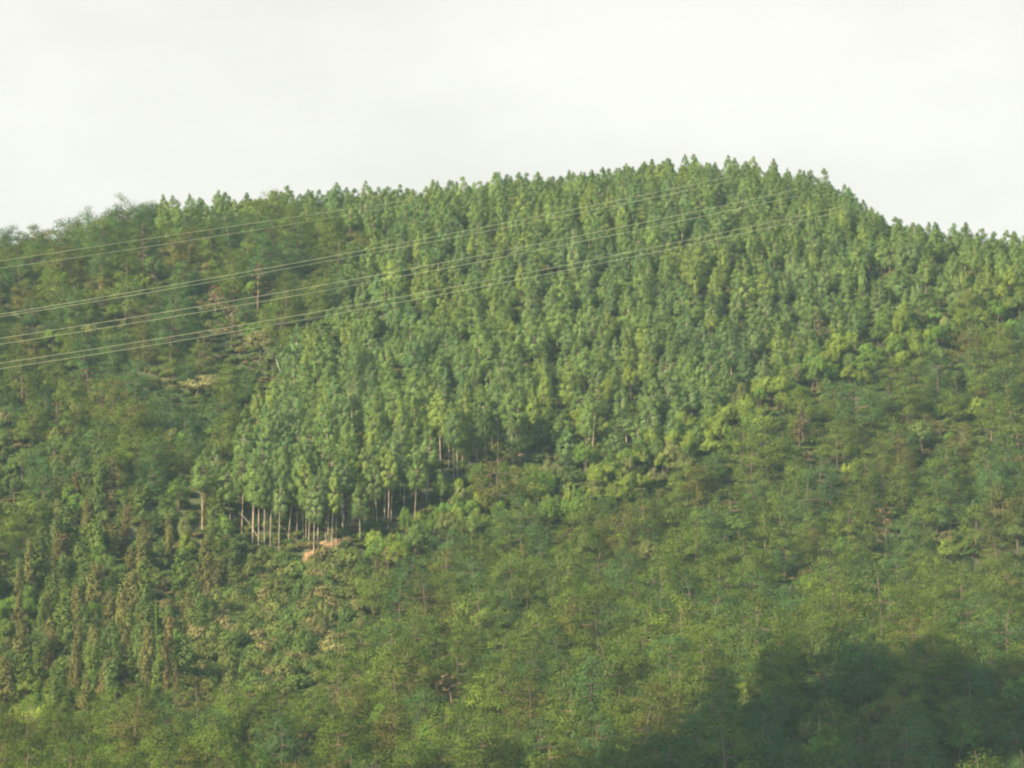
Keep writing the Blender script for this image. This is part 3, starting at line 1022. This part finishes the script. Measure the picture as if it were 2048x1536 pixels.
for x, y, rad in BARE_W:
    k &= np.hypot(g[:, 0] - x, (g[:, 1] - y) * 0.7) > rad * 0.6
g, z = g[k], z[k]
n = len(g)
cc = pick([3, 4, 1.5, 3], n)
scatter("undergrowth", "low green and brown undergrowth between the trees", "bush",
        [dict(kind="bush", x=g[i, 0], y=g[i, 1], z=z[i] - 0.1, rot=rng.random() * 6.28, w=0.75 + 0.45 * rng.random(), h=0.45 + 0.55 * rng.random(), proto=int(rng.integers(0, 6)), c=int(cc[i]), br=0.9 + 0.2 * rng.random()) for i in range(n)])

# ------------------------------------------------------------------ overhead wires: from the pylon line outside the frame to beyond the ridge
def wire_material():
    m, t = new_mat("weathered_wire")
    out = N(t, "ShaderNodeOutputMaterial")
    geo = N(t, "ShaderNodeNewGeometry")
    nz = N(t, "ShaderNodeTexNoise")
    nz.inputs["Scale"].default_value = 0.05
    ramp = N(t, "ShaderNodeValToRGB")
    ramp.color_ramp.elements[0].color = (0.5, 0.47, 0.2, 1)
    ramp.color_ramp.elements[1].color = (0.72, 0.64, 0.32, 1)
    b = N(t, "ShaderNodeBsdfPrincipled")
    b.inputs["Roughness"].default_value = 0.6
    b.inputs["Metallic"].default_value = 0.0
    t.links.new(geo.outputs["Position"], nz.inputs["Vector"])
    t.links.new(nz.outputs["Fac"], ramp.inputs["Fac"])
    t.links.new(ramp.outputs["Color"], b.inputs["Base Color"])
    t.links.new(b.outputs[0], out.inputs["Surface"])
    return m
M_WIRE = wire_material()
WIRES = [  # pixel way-points, depth at the left edge, depth where it meets the ridge, thickness, label
    ([(0, 521), (350, 472), (700, 414), (860, 397)], 560, 880, 0.035, "upper of the two faint wires high on the left hillside"),
    ([(0, 536), (350, 487), (700, 426), (860, 403)], 560, 880, 0.035, "lower of the two faint wires high on the left hillside"),
    ([(0, 627), (350, 572), (700, 507), (1040, 436), (1380, 370), (1490, 349)], 540, 895, 0.042, "upper wire of the topmost bold pair, ending at the summit"),
    ([(0, 632), (350, 579), (700, 515), (1040, 446), (1380, 380), (1500, 356)], 540, 895, 0.042, "lower wire of the topmost bold pair, ending at the summit"),
    ([(0, 676), (350, 622), (700, 561), (1040, 493), (1380, 426), (1612, 375)], 530, 885, 0.042, "upper wire of the middle pair crossing the hillside"),
    ([(0, 688), (350, 634), (700, 572), (1040, 506), (1380, 439), (1626, 385)], 530, 885, 0.042, "lower wire of the middle pair crossing the hillside"),
    ([(0, 726), (350, 673), (700, 613), (1040, 546), (1380, 481), (1690, 411)], 520, 870, 0.042, "upper wire of the lowest pair crossing the hillside"),
    ([(0, 737), (350, 684), (700, 623), (1040, 557), (1380, 491), (1704, 418)], 520, 870, 0.042, "lower wire of the lowest pair crossing the hillside"),
]
for pts, d0, d1, rad, label in WIRES:
    uu = np.array([p[0] for p in pts], float)
    vv = np.array([p[1] for p in pts], float)
    co = np.polyfit(uu, vv, 2)
    ue = uu[-1]
    us = np.linspace(-260, ue, 60)
    # depth along a straight line in plan from (x at u=-260) to the ridge end
    pa = np.array([(-1284) / FPX * (d0 - 60), d0 - 60.0])
    pb = np.array([(ue - 1024) / FPX * d1, float(d1)])
    path = []
    for q in us:
        m_ = (q - 1024) / FPX
        den = (pb[0] - pa[0]) - m_ * (pb[1] - pa[1])
        s = (m_ * pa[1] - pa[0]) / den
        y = pa[1] + s * (pb[1] - pa[1])
        path.append(depth_point(q, np.polyval(co, q), y))
    dirn = path[-1] - CAM      # beyond the crest the line runs straight away and down the far side
    last = path[-1]
    dirn = dirn / np.linalg.norm(dirn)
    for e in range(1, 13):
        path.append(last + dirn * 12 * e - np.array([0, 0, 0.9 * max(0, e - 5) ** 2]))
    path = np.array(path)
    V, Fq = tube(path, [rad] * len(path), 6)
    o = bpy.data.objects.new("overhead_wire", np_mesh("overhead_wire", V, Fq, (M_WIRE,), smooth=True))
    o["label"] = label
    o["category"] = "power line"
    o["group"] = "overhead wires crossing the hillside"
    link(o)

# ------------------------------------------------------------------ singular bare stems
def stem(label, u, v, h, lean, r0, branches, name="bare_tree"):
    p = hit(u, v)
    r = np.random.default_rng(int(u))
    z_ = np.linspace(0, 1, 8)
    ax = np.c_[lean * z_ ** 1.2 + r.normal(size=8) * 0.04, 0.1 * r.normal(size=8), h * z_]
    root = bpy.data.objects.new(name, None)
    root.location = (p[0], p[1], float(ground(p[0], p[1])) - 0.1)
    root["label"] = label
    root["category"] = "bare tree"
    link(root)
    o = bpy.data.objects.new("trunk", np_mesh("bare_trunk", *tube(ax, np.linspace(r0, r0 * 0.35, 8), 6), (M_DBARK,), smooth=True))
    o.parent = root
    link(o)
    for k_ in range(branches):
        i = 3 + k_ % 5
        th = r.random() * 6.28
        l_ = 0.5 + 0.9 * r.random()
        q = bpy.data.objects.new("branch", np_mesh("bare_branch", *limb(ax[i], ax[i] + [l_ * math.cos(th), l_ * math.sin(th), 0.5 * l_], r0 * 0.4), (M_DBARK,), smooth=True))
        q.parent = root
        link(q)
stem("slender pale bare stem rising from the shaded knoll at the picture bottom", 1636, 1560, 9.5, 0.25, 0.09, 3)
stem("leaning pale bare trunk at the upper plantation edge beneath a leafy crown", 575, 800, 9.0, -2.6, 0.13, 2)
stem("short pale bare trunk over the brown scrub below the plantation foot", 667, 1170, 4.2, -0.2, 0.09, 2)
stem("bent pale bare tree arching at the dark plantation corner", 515, 1075, 5.0, -3.6, 0.07, 4)

# ------------------------------------------------------------------ the air
hz, ht = new_mat("haze_air")
ho = N(ht, "ShaderNodeOutputMaterial")
hv = N(ht, "ShaderNodeVolumePrincipled")
hv.inputs["Color"].default_value = (0.60, 0.85, 0.90, 1)
hv.inputs["Density"].default_value = 0.00008
hv.inputs["Anisotropy"].default_value = 0.0
ht.links.new(hv.outputs[0], ho.inputs["Volume"])
bm_v = np.array([(x, y, z_) for z_ in (-4, 240) for y in (-60, 1400) for x in (-420, 420)], float)
bm_f = np.array([(0, 2, 3, 1), (4, 5, 7, 6), (0, 1, 5, 4), (2, 6, 7, 3), (0, 4, 6, 2), (1, 3, 7, 5)])
haze = bpy.data.objects.new("haze", np_mesh("haze", bm_v, bm_f, (hz,)))
haze["kind"] = "stuff"
link(haze)
